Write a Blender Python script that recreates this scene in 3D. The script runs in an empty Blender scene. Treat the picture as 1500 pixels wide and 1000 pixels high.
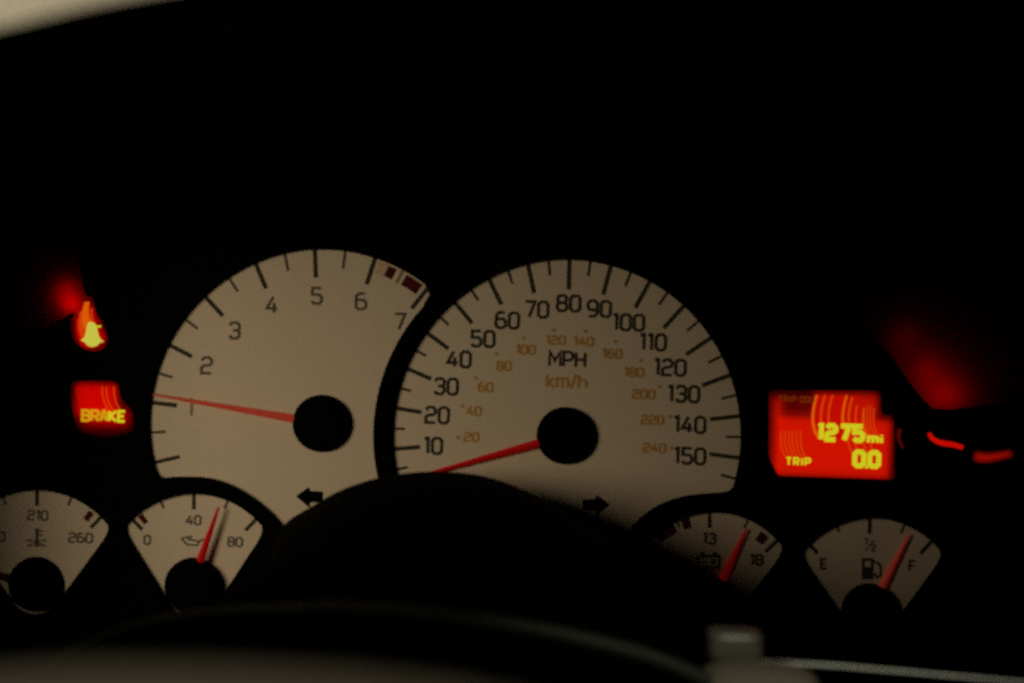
import bpy, math, random
from mathutils import Vector, Matrix
from mathutils.geometry import tessellate_polygon
random.seed(7)
C = bpy.context.scene.collection
SC = bpy.context.scene
R = math.radians

# ------------------------------------------------------------------ camera, world, light
S = 0.0002                      # metres on the dial plane per photograph pixel
DIST = 0.60                     # camera to dial plane
ROLL = R(2.0)                   # the photographer held the camera two degrees off level
cam_d = bpy.data.cameras.new('camera'); cam = bpy.data.objects.new('camera', cam_d); C.objects.link(cam)
cam.location = (0, -DIST, 0); cam.rotation_euler = (R(90), -ROLL, 0)
cam_d.sensor_width = 36; cam_d.lens = 36 * DIST / (1500 * S)
cam_d.clip_start = 0.005; cam_d.clip_end = 20
cam_d.dof.use_dof = True; cam_d.dof.focus_distance = 0.673; cam_d.dof.aperture_fstop = 9.0
SC.camera = cam

SC.world = bpy.data.worlds.new('World'); SC.world.use_nodes = True
SC.world.node_tree.nodes['Background'].inputs[0].default_value = (0.006, 0.0055, 0.004, 1)
SC.world.node_tree.nodes['Background'].inputs[1].default_value = 0.1
SC.view_settings.view_transform = 'Standard'; SC.view_settings.look = 'None'
SC.view_settings.exposure = 0; SC.view_settings.gamma = 1
SC.cycles.use_denoising = False
SC.cycles.sample_clamp_indirect = 2.0

CR, SR = math.cos(ROLL), math.sin(ROLL)
def W(px, py, y=0.0, depth=None):
    """photograph pixel measured on the plane at depth -> a place (x, y, z)"""
    k = S if depth is None else S * (DIST + depth) / DIST
    dx, dy = px - 750, py - 500
    return Vector(((dx * CR + dy * SR) * k, y if depth is None else depth, -(-dx * SR + dy * CR) * k))
def U(px, py):
    v = W(px, py); return (v.x, v.z)

def aim(o, loc, target):
    o.location = loc
    o.rotation_euler = (Vector(target) - Vector(loc)).to_track_quat('-Z', 'Y').to_euler()
def spot(name, loc, target, power, color, size, blend, radius):
    d = bpy.data.lights.new(name, 'SPOT'); d.energy = power; d.color = color
    d.spot_size = size; d.spot_blend = blend; d.shadow_soft_size = radius
    o = bpy.data.objects.new(name, d); C.objects.link(o); aim(o, loc, target); return o
def area(name, loc, target, power, color, sx, sy, shape='RECTANGLE'):
    d = bpy.data.lights.new(name, 'AREA'); d.energy = power; d.color = color
    d.shape = shape; d.size = sx; d.size_y = sy
    o = bpy.data.objects.new(name, d); C.objects.link(o); aim(o, loc, target); return o

# dim warm light falling in through the left side window
spot('window_light', (-0.27, -0.33, 0.012), W(330, 580, 0), 2.2, (1.0, 0.78, 0.485), R(58), 1.0, 0.07)
# added fill lamp that brightens the pale corner trim
area('trim_fill', (-0.40, -0.10, 0.30), (-0.23, 0.13, 0.16), 1.35, (1.0, 0.89, 0.66), 0.12, 0.12)
# added fill lamps: one for the stalk, one for the wheel hub
spot('stalk_fill', (0.09, -0.56, 0.265), (0.075, -0.13, -0.092), 4.0, (1.0, 0.96, 0.76), R(19), 0.7, 0.01)
area('pad_fill', (-0.06, -0.50, 0.30), (-0.06, -0.37, -0.07), 0.30, (1.0, 0.92, 0.70), 0.10, 0.06)

# ------------------------------------------------------------------ materials
def mat(name, col, rough=0.6, spec=0.3, noise=0.0, nscale=900, col2=None):
    m = bpy.data.materials.new(name); m.use_nodes = True
    nt = m.node_tree; b = nt.nodes['Principled BSDF']
    b.inputs['Base Color'].default_value = (*col, 1); b.inputs['Roughness'].default_value = rough
    b.inputs['Specular IOR Level'].default_value = spec
    tc = nt.nodes.new('ShaderNodeTexCoord'); n = nt.nodes.new('ShaderNodeTexNoise')
    n.inputs['Scale'].default_value = nscale; n.inputs['Detail'].default_value = 4
    nt.links.new(tc.outputs['Object'], n.inputs['Vector'])
    mx = nt.nodes.new('ShaderNodeMix'); mx.data_type = 'RGBA'
    c2 = col2 or tuple(c * (1 - noise) for c in col)
    mx.inputs[6].default_value = (*col, 1); mx.inputs[7].default_value = (*c2, 1)
    nt.links.new(n.outputs['Fac'], mx.inputs[0]); nt.links.new(mx.outputs[2], b.inputs['Base Color'])
    return m
def lit_plastic(name, col, glow):
    m = mat(name, col, 0.4, 0.3, 0.15, 300); b = m.node_tree.nodes['Principled BSDF']
    b.inputs['Emission Color'].default_value = (*glow, 1); b.inputs['Emission Strength'].default_value = 1
    return m
def emit(name, col, strength=1.0):
    m = bpy.data.materials.new(name); m.use_nodes = True
    nt = m.node_tree; nt.nodes.clear()
    o = nt.nodes.new('ShaderNodeOutputMaterial'); e = nt.nodes.new('ShaderNodeEmission')
    e.inputs[0].default_value = (*col, 1); e.inputs[1].default_value = strength
    nt.links.new(e.outputs[0], o.inputs[0]); return m
def translucent(name, col):
    m = bpy.data.materials.new(name); m.use_nodes = True
    nt = m.node_tree; nt.nodes.clear()
    o = nt.nodes.new('ShaderNodeOutputMaterial'); e = nt.nodes.new('ShaderNodeBsdfTranslucent')
    e.inputs[0].default_value = (*col, 1); nt.links.new(e.outputs[0], o.inputs[0]); return m

M = dict(
    black=mat('matte black plastic', (0.0016, 0.0016, 0.0016), 0.85, 0.02, 0.3, 2000),
    grain=mat('grained black vinyl', (0.0006, 0.0006, 0.0005), 0.8, 0.01, 0.4, 1500),
    dial=mat('cream dial paint', (0.74, 0.655, 0.55), 0.75, 0.1, 0.2, 1400),
    ink=mat('black dial ink', (0.045, 0.045, 0.036), 0.8, 0.1),
    grey_ink=mat('worn grey dial ink', (0.13, 0.12, 0.10), 0.8, 0.1, 0.3),
    faint_ink=mat('faint grey dial ink', (0.30, 0.27, 0.22), 0.8, 0.1, 0.3),
    brown_ink=mat('orange brown dial ink', (0.58, 0.32, 0.085), 0.8, 0.1, 0.2),
    maroon=mat('maroon dial ink', (0.09, 0.010, 0.010), 0.8, 0.1, 0.3),
    needle=lit_plastic('edge lit red needle plastic', (0.60, 0.008, 0.008), (0.048, 0.0006, 0.0006)),
    pink=lit_plastic('faded edge lit red needle plastic', (0.80, 0.12, 0.08), (0.055, 0.003, 0.002)),
    hub=mat('black needle cap', (0.0012, 0.0012, 0.0012), 0.8, 0.02),
    trim=mat('pale trim fabric', (0.56, 0.52, 0.44), 0.8, 0.1, 0.2, 250),
    pad=mat('dark wheel pad vinyl', (0.15, 0.132, 0.10), 0.75, 0.2, 0.35, 400),
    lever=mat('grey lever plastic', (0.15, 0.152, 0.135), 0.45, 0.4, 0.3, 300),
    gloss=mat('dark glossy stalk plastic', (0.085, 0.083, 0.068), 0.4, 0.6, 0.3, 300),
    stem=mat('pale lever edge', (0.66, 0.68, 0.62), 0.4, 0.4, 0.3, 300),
    lens=translucent('smoked red lens', (1.0, 0.16, 0.02)),
    yellow=emit('lit yellow segments', (0.60, 0.56, 0.012)),
    amber=emit('lit amber letters', (0.60, 0.30, 0.005)),
    hot=emit('lit bright yellow lamp', (0.56, 0.53, 0.06)),
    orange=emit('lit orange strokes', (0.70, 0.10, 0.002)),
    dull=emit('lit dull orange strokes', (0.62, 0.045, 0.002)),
    red=emit('lit red trails and bars', (0.52, 0.003, 0.0005)),
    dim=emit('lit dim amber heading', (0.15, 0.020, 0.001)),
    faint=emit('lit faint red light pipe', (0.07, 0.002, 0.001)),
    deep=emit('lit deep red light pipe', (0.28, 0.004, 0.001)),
)

# ------------------------------------------------------------------ building helpers
ORG = {}
def tag(o, label=None, cat=None, group=None, kind=None):
    for k, v in (('label', label), ('category', cat), ('group', group), ('kind', kind)):
        if v: o[k] = v
def thing(name, label, cat, loc, group=None):
    o = bpy.data.objects.new(name, None); o.empty_display_size = 0.01; C.objects.link(o)
    o.location = loc; ORG[o] = Vector(loc); tag(o, label, cat, group); return o
def obj(name, vf, m, parent=None, smooth=False, org=None):
    verts, faces = vf
    if org is None:
        lo = [min(v[i] for v in verts) for i in range(3)]; hi = [max(v[i] for v in verts) for i in range(3)]
        org = Vector([(a + b) / 2 for a, b in zip(lo, hi)])
    me = bpy.data.meshes.new(name); me.from_pydata([tuple(Vector(v) - org) for v in verts], [], faces)
    me.update()
    if smooth:
        me.polygons.foreach_set('use_smooth', [True] * len(me.polygons))
    me.materials.append(m)
    o = bpy.data.objects.new(name, me); C.objects.link(o); ORG[o] = org
    if parent is not None:
        o.parent = parent; o.location = org - ORG[parent]
    else:
        o.location = org
    return o
def join(*vfs):
    V, F = [], []
    for v, f in vfs:
        n = len(V); V += list(v); F += [tuple(i + n for i in q) for q in f]
    return V, F
def signed(p):
    return sum(p[i][0] * p[(i + 1) % len(p)][1] - p[(i + 1) % len(p)][0] * p[i][1] for i in range(len(p))) / 2
def plate(outer, y0, y1, holes=(), bev=0.0):
    """flat plate from pixel outlines; y0 front (nearer the driver), y1 back"""
    loops = [list(outer)] + [list(h) for h in holes]
    pts = [[U(*p) for p in l] for l in loops]
    tri = tessellate_polygon([[Vector((a, b, 0)) for a, b in l] for l in pts])
    flat = [p for l in pts for p in l]; n = len(flat)
    V = [(a, y0, b) for a, b in flat] + [(a, y1, b) for a, b in flat]
    F = []
    for t in tri:
        a, b, c = (flat[i] for i in t)
        cr = (b[0] - a[0]) * (c[1] - a[1]) - (b[1] - a[1]) * (c[0] - a[0])
        t = tuple(t) if cr > 0 else tuple(reversed(t))
        F.append(t); F.append(tuple(i + n for i in reversed(t)))
    k = 0
    for li, l in enumerate(pts):
        m = len(l); ccw = signed(l) > 0
        solid = ccw if li == 0 else not ccw
        for i in range(m):
            a, b = k + i, k + (i + 1) % m
            F.append((a, a + n, b + n, b) if solid else (b, b + n, a + n, a))
        k += m
    return V, F
def offset(poly, d):
    """grow an outline by d pixels"""
    s = 1 if signed(poly) > 0 else -1
    out = []; n = len(poly)
    for i in range(n):
        a, b, c = Vector(poly[i - 1]), Vector(poly[i]), Vector(poly[(i + 1) % n])
        e1 = (b - a); e2 = (c - b)
        if e1.length < 1e-6 or e2.length < 1e-6: continue
        e1.normalize(); e2.normalize()
        t = (e1 + e2)
        t = t.normalized() if t.length > 1e-4 else e1
        nrm = Vector((t.y, -t.x)) * s
        out.append((b.x + nrm.x * d, b.y + nrm.y * d))
    return out
def arc(cx, cy, r, a0, a1, n=24):
    return [(cx + r * math.cos(R(a0 + (a1 - a0) * i / n)), cy - r * math.sin(R(a0 + (a1 - a0) * i / n))) for i in range(n + 1)]
def smooth_line(pts, n=8, closed=False):
    out = []; m = len(pts)
    rng = range(m if closed else m - 1)
    for i in rng:
        g = (lambda k: pts[k % m]) if closed else (lambda k: pts[min(max(k, 0), m - 1)])
        p0, p1, p2, p3 = g(i - 1), g(i), g(i + 1), g(i + 2)
        for k in range(n):
            t = k / n
            out.append(tuple(0.5 * (2 * p1[j] + (p2[j] - p0[j]) * t + (2 * p0[j] - 5 * p1[j] + 4 * p2[j] - p3[j]) * t * t
                       + (3 * p1[j] - p0[j] - 3 * p2[j] + p3[j]) * t ** 3) for j in range(len(p1))))
    if not closed: out.append(tuple(pts[-1]))
    return out
def rounded(poly, r, n=5):
    out = []; m = len(poly)
    for i in range(m):
        a, b, c = Vector(poly[i - 1]), Vector(poly[i]), Vector(poly[(i + 1) % m])
        d1 = min(r, (a - b).length * .45); d2 = min(r, (c - b).length * .45)
        p = b + (a - b).normalized() * d1; q = b + (c - b).normalized() * d2
        for k in range(n + 1):
            t = k / n
            v = p * (1 - t) ** 2 + b * 2 * t * (1 - t) + q * t * t
            out.append((v.x, v.y))
    return out
def ribbon(pts, w, y, closed=False, th=0.00006):
    """a flat printed stroke of even width, mitred at its bends (pts and w in photograph pixels); w may be (start, end)"""
    n = len(pts); P = [Vector(p) for p in pts]; L = []; Q = []
    for i in range(n):
        a = P[i - 1] if (i > 0 or closed) else None
        c = P[(i + 1) % n] if (i < n - 1 or closed) else None
        b = P[i]
        d1 = (b - a).normalized() if a is not None else (c - b).normalized()
        d2 = (c - b).normalized() if c is not None else d1
        n1 = Vector((-d1.y, d1.x)); n2 = Vector((-d2.y, d2.x))
        mt = n1 + n2
        mt = mt.normalized() if mt.length > 1e-3 else n1
        ww = w if not isinstance(w, tuple) else w[0] + (w[1] - w[0]) * i / (n - 1)
        k = ww / 2 / max(0.5, mt.dot(n1))
        L.append(b + mt * k); Q.append(b - mt * k)
    V = []
    for yy in (y, y + th):
        V += [W(v.x, v.y, yy) for v in L] + [W(v.x, v.y, yy) for v in Q]
    F = []
    seg = n if closed else n - 1
    for i in range(seg):
        j = (i + 1) % n
        F.append((i, j, n + j, n + i)[::-1])
        F.append((i, j, 2 * n + j, 2 * n + i)); F.append((n + i, 3 * n + i, 3 * n + j, n + j))
    if not closed:
        F.append((0, 2 * n, 3 * n, n)); F.append((n - 1, 2 * n - 1, 4 * n - 1, 3 * n - 1))
    return V, F
G = {
 '0': (1, [([(0, .25), (.25, 0), (.75, 0), (1, .25), (1, 1.35), (.75, 1.6), (.25, 1.6), (0, 1.35)], True)]),
 '1': (.42, [([(0, 1.42), (.2, 1.6), (.36, 1.6), (.36, 0)], False)]),
 '2': (1, [([(0, 1.3), (.25, 1.6), (.75, 1.6), (1, 1.35), (1, 1.02), (.78, .84), (.22, .76), (0, .56), (0, 0), (1, 0)], False)]),
 '3': (1, [([(0, 1.32), (.25, 1.6), (.75, 1.6), (1, 1.38), (1, 1.02), (.8, .83), (1, .62), (1, .25), (.75, 0), (.25, 0), (0, .28)], False), ([(.34, .83), (.76, .83)], False)]),
 '4': (1, [([(.62, 1.6), (0, .42), (1.05, .42)], False), ([(.74, .98), (.74, 0)], False)]),
 '5': (1, [([(.95, 1.6), (.05, 1.6), (.05, .92), (.75, .92), (1, .68), (1, .25), (.75, 0), (.25, 0), (0, .25)], False)]),
 '6': (1, [([(.86, 1.6), (.3, 1.6), (0, 1.3), (0, .25), (.25, 0), (.75, 0), (1, .25), (1, .7), (.75, .94), (.06, .94)], False)]),
 '7': (1, [([(0, 1.6), (1, 1.6), (.42, 0)], False)]),
 '8': (1, [([(0, .25), (.25, 0), (.75, 0), (1, .25), (1, .62), (.8, .82), (.2, .82), (0, .62)], True),
           ([(.2, .86), (.8, .86), (.96, 1.05), (.96, 1.38), (.75, 1.6), (.25, 1.6), (.04, 1.38), (.04, 1.05)], True)]),
 '9': (1, [([(.14, 0), (.7, 0), (1, .3), (1, 1.35), (.75, 1.6), (.25, 1.6), (0, 1.35), (0, .9), (.25, .66), (.94, .66)], False)]),
 'M': (1.2, [([(0, 0), (0, 1.6), (.6, .6), (1.2, 1.6), (1.2, 0)], False)]),
 'P': (1, [([(0, 0), (0, 1.6), (.75, 1.6), (1, 1.36), (1, .95), (.75, .7), (.06, .7)], False)]),
 'H': (1, [([(0, 0), (0, 1.6)], False), ([(1, 0), (1, 1.6)], False), ([(.06, .8), (.94, .8)], False)]),
 'k': (.85, [([(0, 0), (0, 1.6)], False), ([(.8, 1.1), (.12, .55), (.85, 0)], False)]),
 'm': (1.4, [([(0, 0), (0, 1.1), (1.15, 1.1), (1.4, .9), (1.4, 0)], False), ([(.7, 1.04), (.7, 0)], False)]),
 'h': (.9, [([(0, 0), (0, 1.6)], False), ([(.06, 1.0), (.7, 1.0), (.9, .8), (.9, 0)], False)]),
 'i': (.2, [([(.1, 0), (.1, 1.1)], False), ([(.1, 1.35), (.1, 1.6)], False)]),
 '/': (.6, [([(0, -.1), (.6, 1.7)], False)]),
 'E': (.9, [([(.9, 1.6), (0, 1.6), (0, 0), (.9, 0)], False), ([(.06, .82), (.75, .82)], False)]),
 'F': (.9, [([(.9, 1.6), (0, 1.6), (0, 0)], False), ([(.06, .82), (.75, .82)], False)]),
 'T': (1, [([(0, 1.6), (1, 1.6)], False), ([(.5, 1.54), (.5, 0)], False)]),
 'R': (1, [([(0, 0), (0, 1.6), (.75, 1.6), (1, 1.36), (1, .95), (.75, .7), (.06, .7)], False), ([(.5, .66), (1, 0)], False)]),
 'I': (.2, [([(.1, 0), (.1, 1.6)], False)]),
 'B': (1, [([(0, 0), (0, 1.6), (.72, 1.6), (.95, 1.4), (.95, 1.05), (.75, .83), (1, .6), (1, .22), (.75, 0)], True), ([(.06, .83), (.7, .83)], False)]),
 'A': (1, [([(0, 0), (.42, 1.6), (.58, 1.6), (1, 0)], False), ([(.2, .5), (.8, .5)], False)]),
 'K': (1, [([(0, 0), (0, 1.6)], False), ([(.95, 1.6), (.12, .8), (1, 0)], False)]),
 'D': (1, [([(0, 0), (0, 1.6), (.7, 1.6), (1, 1.3), (1, .3), (.7, 0)], True)]),
 '.': (.2, [([(.1, 0), (.1, .25)], False)]),
}
def text(s, cx, cy, h, y, w, asp=1.0, gap=.42, lean=0.0, th=0.00006):
    """strokes of a word centred at a pixel; h is its height in pixels, drawn level with the dial"""
    u = h / 1.6; ux = u * asp
    tot = sum(G[c][0] for c in s) + gap * (len(s) - 1); x = -tot / 2; vfs = []; q = 0
    for ch in s:
        wd, st = G[ch]
        for pts, cl in st:
            pp = []
            for a, b in pts:
                lx = (x + a) * ux + lean * (b - .8) * u; lz = (b - .8) * u
                pp.append((cx + lx * CR + lz * SR, cy + lx * SR - lz * CR))
            vfs.append(ribbon(pp, w, y - 0.000012 * q, cl, th)); q = (q + 1) % 4
        x += wd + gap
    return join(*vfs)
def disc(cx, cy, r, y, th=0.00006, n=10):
    return plate([(cx + r * math.cos(2 * math.pi * i / n), cy + r * math.sin(2 * math.pi * i / n)) for i in range(n)], y, y + th)
def lathe(cx, cy, prof, n=48):
    """turned about the dial's normal; prof = [(radius in pixels, y), ...] from front to back"""
    c = W(cx, cy); V = []; F = []
    for r, y in prof:
        for i in range(n):
            a = 2 * math.pi * i / n
            V.append((c.x + r * S * math.cos(a), y, c.z + r * S * math.sin(a)))
    for k in range(len(prof) - 1):
        for i in range(n):
            j = (i + 1) % n
            F.append((k * n + i, k * n + n + i, k * n + n + j, k * n + j))
    F.append(tuple(range(n))); F.append(tuple(range((len(prof) - 1) * n, len(prof) * n))[::-1])
    return V, F
def tube(path, rad, n=12, cap=True):
    P = [Vector(p) for p in path]; V = []; F = []; m = len(P)
    up = None
    for i in range(m):
        t = (P[min(i + 1, m - 1)] - P[max(i - 1, 0)]).normalized()
        if up is None: up = Vector((0, 0, 1)) if abs(t.z) < .9 else Vector((1, 0, 0))
        a = t.cross(up).normalized(); b = a.cross(t).normalized(); up = b
        r = rad(i / (m - 1)) if callable(rad) else rad
        for k in range(n):
            g = 2 * math.pi * k / n
            V.append(P[i] + a * r * math.cos(g) + b * r * math.sin(g))
    for i in range(m - 1):
        for k in range(n):
            j = (k + 1) % n
            F.append((i * n + k, i * n + j, i * n + n + j, i * n + n + k))
    if cap:
        F.append(tuple(range(n))[::-1]); F.append(tuple(range((m - 1) * n, m * n)))
    return V, F

Y_FACE = 0.0019                 # dial faces lie this far behind the front of the panel
Y_INK = Y_FACE - 0.00012
Y_NEEDLE = 0.0002

def tick(cx, cy, ang, r0, r1, w, parent, m, name='tick_mark'):
    a, b = arc(cx, cy, r0, ang, ang, 1)[0], arc(cx, cy, r1, ang, ang, 1)[0]
    return obj(name, ribbon([a, b], w, Y_INK), m, parent)
def needle(cx, cy, ang, r0, r1, w0, w1, parent, m, y=Y_NEEDLE, name='needle'):
    dx, dy = math.cos(R(ang)), -math.sin(R(ang)); nx, ny = -dy, dx
    V = []; F = []; st = 6
    for i in range(st + 1):
        t = i / st; r = r0 + (r1 - r0) * t; w = w0 + (w1 - w0) * t
        x, z = cx + dx * r, cy + dy * r; h = 0.0003 + 0.0007 * (1 - t)
        V += [W(x + nx * w / 2, z + ny * w / 2, y), W(x, z, y - h), W(x - nx * w / 2, z - ny * w / 2, y), W(x, z, y + h * .6)]
    for i in range(st):
        for k in range(4):
            j = (k + 1) % 4
            F.append((i * 4 + k, i * 4 + j, i * 4 + 4 + j, i * 4 + 4 + k))
    F.append((0, 3, 2, 1)); F.append(tuple(st * 4 + k for k in range(4)))
    return obj(name, (V, F), m, parent)
def hub(cx, cy, r, parent, front=-0.0016):
    return obj('needle_cap', lathe(cx, cy, [(r - 11, front), (r - 5, front + .0003), (r - 1.6, front + .0011), (r, front + .0024), (r, Y_FACE - .0002)]), M['hub'], parent, True)
def block(cx, cy, r, ang, dr, wpx, parent, m, name='warning_block'):
    da = wpx / r * 90 / math.pi * 1.0
    p = arc(cx, cy, r + dr / 2, ang - da, ang + da, 4) + arc(cx, cy, r - dr / 2, ang + da, ang - da, 4)
    return obj(name, plate(p, Y_INK, Y_INK + .00006), m, parent)

# ------------------------------------------------------------------ outlines of the openings
TX, TY, TR = 470, 620, 254.5
SX, SY, SRD = 828, 638, 257.5
tach_out = (arc(TX, TY, TR, 53.5, 194.5, 60) + [(226, 690), (229, 695), (235, 699), (243, 699.5)]
            + smooth_line([(252, 698.5), (275, 698), (305, 700), (335, 709), (365, 726), (392, 748), (412, 770)], 5)
            + [(430, 790), (480, 800), (556, 760)]
            + [(SX + 281 * math.cos(R(a)), SY - 281 * math.sin(R(a))) for a in [204 - 2.2 * i for i in range(31)]]
            + [(629, 432), (627.5, 425), (624, 419)])
speed_out = (arc(SX, SY, SRD, -17, 205, 80) + [(600, 790), (760, 840), (905, 800), (930, 766)]
             + smooth_line([(946, 752), (968, 738), (1000, 727), (1030, 723)], 5)
             + [(1058, 721), (1068, 719), (1074, 714)])
def fan(cx, cy, r, a0, a1, rb):
    """fan shaped gauge opening: a wide arc above, straight flanks running in to the cap"""
    top = arc(cx, cy, r, a0, a1, 26)
    bl = arc(cx, cy, rb, 205, 335, 14)
    return rounded_fan(top, bl)
def rounded_fan(top, bl):
    def corner(p, c, q, n=6):
        return [tuple((1 - t) ** 2 * p[j] + 2 * t * (1 - t) * c[j] + t * t * q[j] for j in (0, 1)) for t in [k / n for k in range(n + 1)]]
    def lerp(a, b, t): return (a[0] + (b[0] - a[0]) * t, a[1] + (b[1] - a[1]) * t)
    L, A, B, Z = top[-1], bl[0], bl[-1], top[0]
    oL = (L[0] - 9, L[1] + 8); oZ = (Z[0] + 9, Z[1] + 8)
    return (top + corner(L, oL, lerp(oL, A, .22)) + bl + corner(lerp(oZ, B, .22), oZ, Z))
GA = dict(temp=(51, 856, 139, 41, 139), oil=(282, 857, 134.5, 42.5, 136), volt=(1041, 884, 135, 41, 137), fuel=(1274, 895, 137, 42, 137))
fans = {k: fan(c[0], c[1], c[2], c[3], c[4], {'temp': 43, 'oil': 45}.get(k, 41)) for k, c in GA.items()}
brake_hole = rounded([(102, 558), (172, 558), (176, 584), (194, 600), (197, 632), (152, 642), (114, 632), (104, 604)], 10)
bag_hole = smooth_line([(14, 420), (50, 352), (108, 368), (124, 428), (135, 436), (142, 462), (151, 474), (157, 503), (138, 515), (110, 502), (102, 474), (107, 458), (86, 469), (36, 486)], 5, True)
show_hole = rounded([(1126, 571), (1291, 572), (1292, 606), (1311, 610), (1312, 703), (1140, 697), (1126, 668)], 7)
glow_hole = [(1236, 400), (1300, 370), (1440, 400), (1500, 520), (1490, 586), (1424, 596), (1392, 600), (1366, 598), (1352, 584), (1328, 554), (1309, 526), (1282, 494), (1250, 450)]

# ------------------------------------------------------------------ the black panel that frames the dials, and the hood over it
pn = thing('instrument_panel', 'matte black instrument panel with openings around every dial', 'instrument panel', W(750, 960, 0.004))
obj('bezel', plate([(-420, 330), (-420, 1080), (1920, 1080), (1920, 330)], 0, 0.0016,
    [tach_out, speed_out] + list(fans.values()) + [brake_hole, bag_hole, show_hole, glow_hole]), M['black'], pn)
obj('rear_housing', plate([(-420, 330), (-420, 1080), (1920, 1080), (1920, 330)], 0.020, 0.023), M['black'], pn)
for rim_ in ([(-420, 330), (1920, 330), (1920, 334), (-420, 334)], [(-420, 1076), (1920, 1076), (1920, 1080), (-420, 1080)],
             [(-420, 335), (-416, 335), (-416, 1075), (-420, 1075)], [(1916, 335), (1920, 335), (1920, 1075), (1916, 1075)]):
    obj('light_baffle', plate(rim_, 0.0018, 0.0198), M['black'], pn)  # unseen walls added to keep stray lamp light off the lens backs
# raised lips round the two large openings
def lip(out, closed=True):
    p = [W(a, b, -0.0002) for a, b in offset(out, 1.6)]
    return tube(p + [p[0]], 0.00045, 6, False)
for o in (tach_out, speed_out, *fans.values()):
    obj('opening_lip', lip(o), M['black'], pn, True)
# hood: an overhanging brow, sloping up towards the driver
ridge = smooth_line([(-700, 120), (-450, 105), (-200, 82), (0, 40), (120, 11), (240, -12), (420, -38), (750, -55), (1200, -60), (1600, -30), (2000, 40), (2300, 90)], 4)
V = []; F = []
for x, h in ridge:
    for y, px, dp in ((0.0, x, 332), (-0.02, x, 280), (-0.06, x, h + 150), (-0.24, x, h + 40), (-0.277, x, h + 12), (-0.280, x, h), (-0.272, x, h + 2), (-0.10, x, h + 14), (0.10, x, h + 90)):
        V.append(W(px, dp, depth=y))
k = 9
for i in range(len(ridge) - 1):
    for j in range(k - 1): F.append((i * k + j, i * k + j + 1, i * k + k + j + 1, i * k + k + j))
for wx in (-165, 1665):                       # unseen side walls added to the hood; the left shades the temperature gauge
    n0 = len(V)
    for yy in (0.0, -0.115):
        for ww in (-15, 15):
            for hh in (190, 1080): V.append(W(wx + ww, hh, yy))
    F += [tuple(n0 + q for q in f) for f in ((0, 1, 5, 4), (2, 6, 7, 3), (4, 5, 7, 6), (0, 4, 6, 2), (1, 3, 7, 5), (0, 2, 3, 1))]
hd = obj('dashboard_hood', (V, F), M['grain'], None, False)
tag(hd, 'black dashboard hood arching over the dials', 'dashboard hood')

# ------------------------------------------------------------------ tachometer
t = thing('tachometer', 'large cream rev counter numbered 1 to 7 with its needle near 1', 'gauge', W(TX, TY, Y_FACE), 'large round dials')
obj('dial_face', plate(offset(tach_out, 7), Y_FACE, Y_FACE + .0006), M['dial'], t)
for i in range(15):
    v = i / 2; a = 92.2 - 20.2 * (v - 5)
    if v == int(v): tick(TX, TY, a, 258, 214, 6.2 if v else 5.5, t, M['ink'])
    else: tick(TX, TY, a, 258, 229 if v != 6.5 else 233, 4.0, t, M['grey_ink'] if v < 6.5 else M['faint_ink'])
for s, x, y in (('1', 277, 597), ('2', 301, 535), ('3', 342, 484), ('4', 397, 446), ('5', 463, 433), ('6', 528, 441), ('7', 585, 471)):
    obj('numeral', text(s, x, y, 23, Y_INK, 4.0, 1.02), M['grey_ink'] if s != '1' else M['faint_ink'], t)
block(TX, TY, 243, 65.4, 17, 13, t, M['maroon'], 'redline_block'); block(TX, TY, 243, 57.0, 17, 27, t, M['maroon'], 'redline_block')
for r in (236, 240, 244, 248, 251):
    obj('redline_hatch', ribbon(arc(TX, TY, r, 70.6, 67.2, 4), 1.3, Y_INK), M['brown_ink'], t)
needle(TX, TY, 170.2, 30, 250, 12.5, 2.2, t, M['pink'])
hub(TX, TY, 42, t)

# ------------------------------------------------------------------ speedometer
t = thing('speedometer', 'large cream speedometer in MPH and km/h with its red needle resting near zero', 'gauge', W(SX, SY, Y_FACE), 'large round dials')
obj('dial_face', plate(offset(speed_out, 7), Y_FACE, Y_FACE + .0006), M['dial'], t)
for i in range(1, 32):
    v = i * 5; a = 88.6 - 1.37 * (v - 80)
    if v % 10 == 0: tick(SX, SY, a, 262, 214, 6.2, t, M['ink'])
    else: tick(SX, SY, a, 262, 236, 3.8, t, M['ink'])
for s, x, y in (('10', 634, 653), ('20', 640, 608), ('30', 653, 566), ('40', 672, 526), ('50', 707, 496), ('60', 743, 469), ('70', 786, 453), ('80', 833, 444),
                ('90', 878, 452), ('100', 921, 472), ('110', 957, 501), ('120', 982, 538), ('130', 1002, 577), ('140', 1011, 622), ('150', 1011, 668)):
    obj('numeral', text(s, x, y, 22.5, Y_INK, 4.5, .98, .40), M['ink'], t)
for s, x, y, dx, dy in (('20', 690, 640, 671, 641), ('40', 694, 602, 677, 595), ('60', 711, 567, 697, 553), ('80', 738, 536, 727, 518), ('100', 770, 512, 767, 495),
                        ('120', 814, 498, 811, 483), ('140', 855, 500, 858, 485), ('160', 897, 518, 902, 500), ('180', 929, 545, 939, 528),
                        ('200', 943, 577, 967, 566), ('220', 956, 615, 982, 610), ('240', 959, 656, 984, 656)):
    obj('metric_numeral', text(s, x, y, 12, Y_INK, 3.2, 1.1, .42), M['brown_ink'], t)
    obj('metric_dot', disc(dx, dy, 2.8, Y_INK), M['brown_ink'], t)
obj('unit_lettering', text('MPH', 831, 526, 21, Y_INK, 4.3, 1.0, .38), M['ink'], t)
obj('unit_lettering', text('km/h', 830, 558, 19, Y_INK, 3.9, 1.0, .36), M['brown_ink'], t)
needle(SX, SY, 195.4, 30, 226, 13, 3.5, t, M['needle'])
hub(SX, SY, 42, t)

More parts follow.
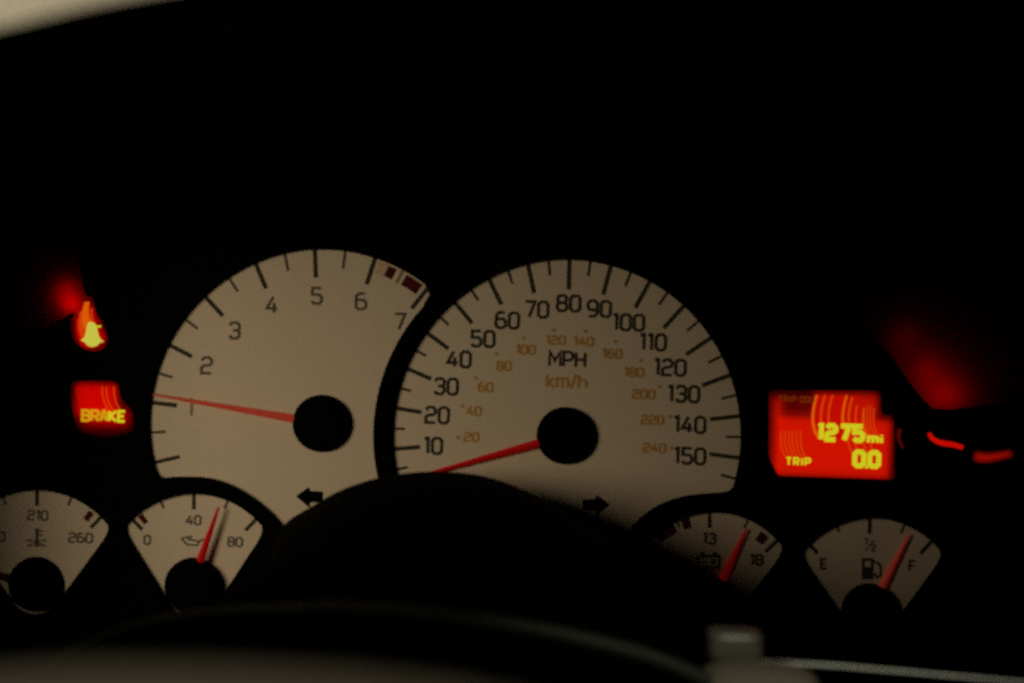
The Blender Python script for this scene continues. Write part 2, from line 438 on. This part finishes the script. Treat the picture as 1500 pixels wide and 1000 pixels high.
# turn signal arrows showing through the dials
def arrow(cx, cy, sgn):
    p = [(cx - 22 * sgn, cy), (cx - 2 * sgn, cy - 14), (cx - 1 * sgn, cy - 8), (cx + 18 * sgn, cy - 7), (cx + 18 * sgn, cy + 9), (cx - 1 * sgn, cy + 9), (cx - 1 * sgn, cy + 17)]
    return plate(rounded(p, 1.5, 2), Y_INK, Y_INK + .00006)
for cx, cy, sg, lb in ((454, 727, 1, 'unlit black turn arrow pointing left at the foot of the rev counter'), (872, 739, -1, 'unlit black turn arrow pointing right at the foot of the speedometer')):
    o = obj('turn_arrow', arrow(cx, cy, sg), M['hub']); tag(o, lb, 'turn arrow', 'turn signal arrows')

# ------------------------------------------------------------------ four small fan gauges
def small(key, label, ticks, red, a_needle, nm='needle', ln=122, yn=Y_NEEDLE):
    cx, cy, r = GA[key][:3]
    t = thing({'temp': 'temperature_gauge', 'oil': 'oil_pressure_gauge', 'volt': 'battery_gauge', 'fuel': 'fuel_gauge'}[key], label, 'gauge', W(cx, cy, Y_FACE), 'small fan shaped gauges')
    obj('dial_face', plate(offset(fans[key], 7), Y_FACE, Y_FACE + .0006), M['dial'], t)
    for a, big in ticks: tick(cx, cy, a, r + 5, r - (24 if big else 14), 5.4 if big else 3.6, t, M['ink'] if big else M['grey_ink'])
    for a, w in red: block(cx, cy, r - 13, a, 15, w, t, M['maroon'])
    needle(cx, cy, a_needle, 26, ln, 14, 3.6, t, M[nm], yn)
    hub(cx, cy, 40.5, t, min(-0.0016, yn - 0.0015))
    return t
ti = small('temp', 'small fan shaped temperature gauge marked 210 and 260, cut off by the left edge',
           [(132, 1), (111, 0), (89.5, 1), (68, 0), (46, 1)], [(52.5, 9)], 166, 'maroon')  # needle coloured darker than the others, as if in shadow
for s, x, y in (('210', 53, 755), ('260', 116, 788), ('100', -10, 786)): obj('numeral', text(s, x, y, 13, Y_INK, 2.8, 1.1, .4), M['grey_ink'], ti)
ic = join(ribbon([(52, 774), (52, 794)], 5, Y_INK), disc(52, 794, 4.5, Y_INK - .00002), ribbon([(55, 778), (60, 778)], 2.4, Y_INK), ribbon([(55, 784), (60, 784)], 2.4, Y_INK),
          ribbon([(37, 793), (42, 791), (46, 793)], 2.5, Y_INK), ribbon([(58, 793), (62, 791), (66, 793)], 2.5, Y_INK),
          ribbon([(38, 800), (45, 798), (52, 800), (59, 798), (65, 800)], 2.6, Y_INK))
obj('thermometer_symbol', ic, M['grey_ink'], ti)
to = small('oil', 'small fan shaped oil pressure gauge marked 0, 40 and 80',
           [(133, 1), (111.4, 0), (89.8, 1), (67.8, 0), (46.3, 1)], [(127.5, 8)], 71, 'needle', 122, -0.0020)
for s, x, y in (('0', 214, 791), ('40', 282, 762), ('80', 343, 794)): obj('numeral', text(s, x, y, 12.5, Y_INK, 2.8, 1.1, .4), M['grey_ink'], to)
ic = join(ribbon([(264, 789), (268, 793), (272, 798), (287, 799), (292, 792), (300, 790)], 2.6, Y_INK), ribbon([(264, 789), (270, 787.5), (276, 791), (284, 792), (290, 793)], 2.4, Y_INK - .00002), ribbon([(276, 790), (279, 786.5), (272, 786)], 2.2, Y_INK - .00003))
obj('oil_can_symbol', ic, M['grey_ink'], to)
tv = small('volt', 'small dim fan shaped battery gauge marked 13 and 18, half in shadow',
           [(133, 1), (112, 0), (90.3, 1), (65.5, 0), (43, 1)], [(51.5, 14), (122.5, 32), (106.5, 12)], 64.3, 'needle', 122, 0.0006)
for s, x, y in (('13', 1040, 789), ('18', 1109, 820), ('8', 965, 812)): obj('numeral', text(s, x, y, 14, Y_INK, 3.4, 1.1, .4), M['ink'], tv)
ic = join(ribbon([(1023, 815), (1055, 815), (1055, 832), (1023, 832)], 4, Y_INK, True), disc(1030, 811.5, 3.2, Y_INK - .00002), disc(1048, 811.5, 3.2, Y_INK - .00002),
          ribbon([(1028, 823), (1035, 823)], 2.5, Y_INK), ribbon([(1043, 823), (1050, 823)], 2.5, Y_INK), ribbon([(1046.5, 819.5), (1046.5, 826.5)], 2.5, Y_INK - .00002))
obj('battery_symbol', ic, M['ink'], tv)
tf = small('fuel', 'small fan shaped fuel gauge marked E and F with a pump symbol',
           [(131.8, 1), (110.5, 0), (89.3, 1), (67.5, 0), (47.8, 1)], [], 62.6, 'pink', 126, 0.0006)
for s, x, y in (('E', 1208, 826), ('F', 1338, 829)): obj('numeral', text(s, x, y, 14, Y_INK, 3.2, 1.0, .4), M['ink'], tf)
obj('numeral', join(text('1', 1270, 793, 8.5, Y_INK, 2.2), ribbon([(1269, 806), (1282, 791)], 2.2, Y_INK), text('2', 1281, 803, 8.5, Y_INK, 2.2)), M['grey_ink'], tf)
ic = join(plate([(1264, 831), (1281, 831), (1281, 849), (1264, 849)], Y_INK, Y_INK + .00006), ribbon([(1266, 831), (1266, 820), (1279, 820), (1279, 831)], 4, Y_INK),
          ribbon([(1281, 822), (1289, 826), (1292, 833), (1291, 844), (1286, 846), (1283, 840)], 3.2, Y_INK))
obj('fuel_pump_symbol', ic, M['ink'], tf)

# ------------------------------------------------------------------ lit lamps: a smoked lens in the panel with a small lamp behind it
Y_LENS = 0.0022
def backlight(cx, cy, w, h, L, depth=0.0016, shape='RECTANGLE', col=(1, .42, .3)):
    A = w * S * h * S * (1 if shape == 'RECTANGLE' else math.pi / 4)
    p = W(cx, cy, Y_LENS + .0006 + depth)
    o = area('backlight', p, p + Vector((0, -1, 0)), math.pi * A * L, col, w * S, h * S, shape)
    return o
def lens_plate(name, out, parent):
    return obj(name, plate(offset(out, 5), Y_LENS, Y_LENS + .0005), M['lens'], parent)
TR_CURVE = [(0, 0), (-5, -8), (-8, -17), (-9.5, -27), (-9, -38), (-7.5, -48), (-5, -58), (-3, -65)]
def streak(x, y, length, w, m, parent, y0, dx=0.0, name='light_trail'):  # glowing ribs added to imitate light trails swept up from the lit signs
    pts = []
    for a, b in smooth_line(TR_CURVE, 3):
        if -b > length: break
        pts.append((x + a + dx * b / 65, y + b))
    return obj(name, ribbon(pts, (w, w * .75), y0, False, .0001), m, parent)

RED = (1, .03, .02)
# brake lamp
b = thing('brake_warning_light', 'lit red warning light reading BRAKE in yellow letters', 'warning light', W(145, 595, Y_LENS))
lens_plate('lens', brake_hole, b)
for ch, x, dy, m in (('B', 124.5, 0, 'amber'), ('R', 138, .2, 'amber'), ('A', 151, .5, 'amber'), ('K', 164, .8, 'yellow'), ('E', 177, 1.2, 'yellow')):
    obj('letter', text(ch, x, 608.5 + dy, 14.5, 0.0012, 4.2, 1.12), M[m], b)
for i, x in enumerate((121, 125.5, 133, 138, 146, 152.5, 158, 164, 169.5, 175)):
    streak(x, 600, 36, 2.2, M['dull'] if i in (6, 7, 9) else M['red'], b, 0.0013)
backlight(140, 586, 58, 44, .62, .0009, col=RED)
backlight(152, 611, 66, 20, .5, .0012, col=RED)

# seat belt style lamp
b = thing('symbol_warning_light', 'lit yellow and red symbol warning light above the BRAKE light', 'warning light', W(132, 490, Y_LENS))
lens_plate('lens', bag_hole, b)
gl = smooth_line([(127, 474), (132, 471), (138, 474), (141, 481), (143, 490), (146, 496), (151, 500), (145, 502), (141, 506), (133, 508), (126, 505), (123, 501), (117, 498), (122, 494), (125, 484)], 4, True)
obj('symbol', plate(gl, 0.0011, 0.0013), M['hot'], b)
obj('symbol_edge', ribbon([(140, 478), (147, 478)], 3, 0.0011, False, .0001), M['yellow'], b)
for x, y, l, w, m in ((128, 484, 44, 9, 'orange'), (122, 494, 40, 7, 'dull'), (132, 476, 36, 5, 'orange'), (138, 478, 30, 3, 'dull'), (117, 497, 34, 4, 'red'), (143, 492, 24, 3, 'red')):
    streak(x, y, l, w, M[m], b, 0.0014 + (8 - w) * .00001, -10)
backlight(126, 478, 26, 62, .55, .001, 'ELLIPSE', col=RED)
backlight(134, 494, 34, 26, .6, .001, 'ELLIPSE', col=RED)
backlight(104, 446, 24, 18, .95, .0022, 'ELLIPSE', col=RED)  # added lamps and lens lobe imitate a fan-shaped red light trail
backlight(96, 430, 26, 30, .36, .0022, 'ELLIPSE', col=RED)

# trip display
b = thing('trip_display', 'glowing red trip display reading 1275 mi, TRIP and 0.0', 'display', W(1220, 640, Y_LENS))
lens_plate('screen', show_hole, b)
for s, x in (('1', 1203), ('2', 1218.5), ('7', 1238.5), ('5', 1258.5)):
    obj('digit', text(s, x, 633 + (x - 1203) * .03, 20.5, 0.0010, 7.6, 1.0 if s != '1' else .5, .4, 0, .0001), M['yellow'], b)
obj('unit_lettering', text('mi', 1283, 642.5, 11.5, 0.0010, 5.0, 1.35, .5, 0, .0001), M['yellow'], b)
for x in (1259.5, 1281.5): obj('digit', text('0', x, 672 + (x - 1260) * .04, 20, 0.0010, 7.6, 1.05, .4, 0, .0001), M['yellow'], b)
obj('heading', text('TRIP', 1154, 584, 8, 0.0010, 1.8, 1.1, .5, 0, .0001), M['dim'], b); obj('heading', text('0D0', 1183, 585, 8, 0.0010, 1.8, 1.0, .5, 0, .0001), M['dim'], b)
obj('decimal_point', disc(1270.5, 684, 2.6, .0010), M['yellow'], b)
obj('lettering', text('TRIP', 1170, 676, 10, 0.0010, 3.0, 1.1, .62, 0, .0001), M['yellow'], b)
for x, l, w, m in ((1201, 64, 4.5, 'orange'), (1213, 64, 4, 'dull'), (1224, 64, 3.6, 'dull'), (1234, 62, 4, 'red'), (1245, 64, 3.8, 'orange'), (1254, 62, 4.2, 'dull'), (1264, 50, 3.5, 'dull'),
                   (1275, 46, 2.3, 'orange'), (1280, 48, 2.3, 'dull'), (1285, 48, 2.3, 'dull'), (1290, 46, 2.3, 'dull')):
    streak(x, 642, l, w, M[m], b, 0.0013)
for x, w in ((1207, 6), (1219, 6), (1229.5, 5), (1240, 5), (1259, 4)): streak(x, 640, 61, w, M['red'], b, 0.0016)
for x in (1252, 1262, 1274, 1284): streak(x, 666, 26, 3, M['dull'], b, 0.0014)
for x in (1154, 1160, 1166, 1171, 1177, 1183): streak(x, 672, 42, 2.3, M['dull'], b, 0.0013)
backlight(1223, 656, 164, 84, .60, .0007)
backlight(1139, 640, 12, 110, .40, .0009)
backlight(1240, 596, 92, 36, .50, .0009)  # lamps here and below add the ghost sweep above the screen proper
backlight(1158, 586, 56, 12, .13, .0016)
backlight(1165, 606, 60, 10, .22, .0016)

# red light trail at the right, imitated by an added backlit lens
b = thing('red_glow_trail', 'dim red light trail, imitated by an added glowing lens, above and right of the trip display', 'indicator light', W(1370, 560, Y_LENS))
lens_plate('lens', glow_hole, b)
backlight(1386, 579, 44, 28, .52, .0050, 'ELLIPSE', col=RED)
backlight(1360, 546, 30, 40, .27, .0048, 'ELLIPSE', col=RED)
backlight(1328, 500, 24, 40, .09, .0046, 'ELLIPSE', col=RED)
def bar(pts, rad, m, y): return tube([W(a, c, depth=y) for a, c in smooth_line(pts, 5)], rad, 10)
o = obj('indicator_bar', bar([(1361, 634), (1366, 642), (1378, 648), (1396, 651), (1410, 655)], lambda t: (4.2 - abs(t - .6) * 2) * S, 'red', -.001), M['red'], None, True)
tag(o, 'bent bright red light bar right of the trip display', 'indicator light', 'red light bars')
o = obj('indicator_bar', bar([(1430, 668), (1445, 670), (1460, 668), (1480, 664)], lambda t: (7.0 - 3.5 * t) * S * .7, 'deep', -.09), M['deep'], None, True)
tag(o, 'straight blurred dim red light bar at the far right', 'indicator light', 'red light bars')
o = obj('indicator_bar', bar([(1318, 628), (1316, 638), (1319, 648), (1323, 656)], lambda t: (3.5 - 2 * t) * S, 'deep', -.001), M['faint'], None, True)
tag(o, 'tiny dim red crescent light beside the right edge of the trip display', 'indicator light', 'red light bars')

# ------------------------------------------------------------------ steering column shroud in front of the dials
back = smooth_line([(388, 900), (390, 868), (394, 830), (402, 795), (419, 765), (455, 742), (500, 717), (551, 700), (600, 692), (648, 690), (700, 695), (740, 706), (770, 719), (800, 734), (850, 762), (905, 796), (960, 832), (1010, 868), (1060, 910)], 4)
front = smooth_line([(20, 1010), (100, 950), (180, 915), (250, 897), (330, 888), (420, 884), (500, 882), (560, 885), (600, 889), (650, 895), (700, 903), (750, 911), (800, 920), (850, 931), (900, 943), (950, 957), (990, 972), (1030, 990), (1070, 1012)], 4)
def resample(p, n): return [tuple(p[int(f)][j] + (p[min(int(f) + 1, len(p) - 1)][j] - p[int(f)][j]) * (f - int(f)) for j in (0, 1)) for f in [(len(p) - 1) * i / (n - 1) for i in range(n)]]
back, front = resample(back, 72), resample(front, 72)
V = []; F = []; rows = 14; n = len(back)
for r in range(rows + 1):
    t = r / rows; y = -0.022 - 0.118 * t; e = t ** 2.1; ex = t ** 4.5
    for (a, c), (d, f) in zip(back, front):
        V.append(tuple(W(a + (d - a) * ex, c + (f - c) * e, depth=y)))
for r in range(rows):
    for i in range(n - 1): F.append((r * n + i, r * n + i + 1, r * n + n + i + 1, r * n + n + i))
b0 = len(V)
V += [(v[0], v[1], v[2] - 0.10) for v in V[rows * n:rows * n + n]]
for i in range(n - 1): F.append((rows * n + i, rows * n + i + 1, b0 + i + 1, b0 + i))
sh = thing('steering_column_cover', 'black rounded steering column cover rising in front of the two large dials', 'column cover', W(640, 900, depth=-0.08))
obj('cover_shell', (V, F), M['grain'], sh, True)
obj('cover_edge', tube([W(a, c + 4, depth=-0.142) for a, c in front], lambda t: 0.0002 + 0.0016 * min(1, max(0, (t - .12) * 3)), 10), mat('highlit black edge', (0.017, 0.019, 0.013), .6, .2), sh, True)  # lighter greenish colour paints a highlight on the edge, thinned out leftward

# ------------------------------------------------------------------ pale trim beyond the hood, and the steering wheel hub close to the lens
pv, pf = [], []
for i in range(25):
    a = -0.30 + 0.55 * i / 24
    for j in range(9):
        c = -0.10 + 0.20 * j / 8
        pv.append(Vector((a - 0.06, 0.14 - 0.5 * c * c - 0.25 * (a + .15) ** 2, 0.19 + c + 0.10 * a)))
for i in range(24):
    for j in range(8): pf.append((i * 9 + j, i * 9 + 9 + j, i * 9 + 10 + j, i * 9 + j + 1))
o = obj('pillar_trim', (pv, pf), M['trim'], None, True)
sm = o.modifiers.new('thickness', 'SOLIDIFY'); sm.thickness = 0.004; sm.offset = 1
tag(o, 'pale blurred interior trim behind the hood in the top left corner', 'interior trim')
V = []; F = []; nu, nv = 40, 20
hc = W(330, 1365, depth=-0.37)
for j in range(nv + 1):
    for i in range(nu):
        a = 2 * math.pi * i / nu; q = math.pi / 2 * j / nv
        ca, sa = math.cos(a), math.sin(a)
        rx, rz = 0.062, 0.0300
        k = math.cos(q) ** .8
        V.append((hc.x + rx * k * math.copysign(abs(ca) ** .8, ca), hc.y - 0.030 * math.sin(q), hc.z + rz * k * math.copysign(abs(sa) ** .8, sa)))
for j in range(nv):
    for i in range(nu):
        F.append((j * nu + i, j * nu + (i + 1) % nu, j * nu + nu + (i + 1) % nu, j * nu + nu + i)[::-1])
o = obj('horn_pad', (V, F), M['pad'], None, True); tag(o, 'dark grey out of focus horn pad of the steering wheel along the bottom edge', 'horn pad')

# ------------------------------------------------------------------ stalk at lower right
def rbox(c, sx, sy, sz, e=4.0, n=28, m=16):
    V = []; F = []
    sp = lambda v, p: math.copysign(abs(v) ** p, v)
    for j in range(m + 1):
        q = -math.pi / 2 + math.pi * j / m
        for i in range(n):
            a = 2 * math.pi * i / n
            V.append((c[0] + sx * sp(math.cos(q), 2 / e) * sp(math.cos(a), 2 / e), c[1] + sy * sp(math.sin(q), 2 / e), c[2] + sz * sp(math.cos(q), 2 / e) * sp(math.sin(a), 2 / e)))
    for j in range(m):
        for i in range(n): F.append((j * n + i, j * n + (i + 1) % n, j * n + n + (i + 1) % n, j * n + n + i))
    return V, F
st = thing('control_stalk', 'grey stalk with a square knob and thin lever at the lower right', 'stalk', W(1080, 985, depth=-0.12))
kd = -0.12; kk = S * (DIST + kd) / DIST
obj('knob', rbox(W(1075, 944, depth=kd), 40 * kk, 0.006, 24 * kk, 5), M['gloss'], st, True)
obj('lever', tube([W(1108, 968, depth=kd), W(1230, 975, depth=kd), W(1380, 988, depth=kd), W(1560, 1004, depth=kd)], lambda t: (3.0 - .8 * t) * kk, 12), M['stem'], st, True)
obj('collar', rbox(W(1110, 1014, depth=kd - .015), 86 * kk, 0.012, 42 * kk, 3.2), M['pad'], st, True)
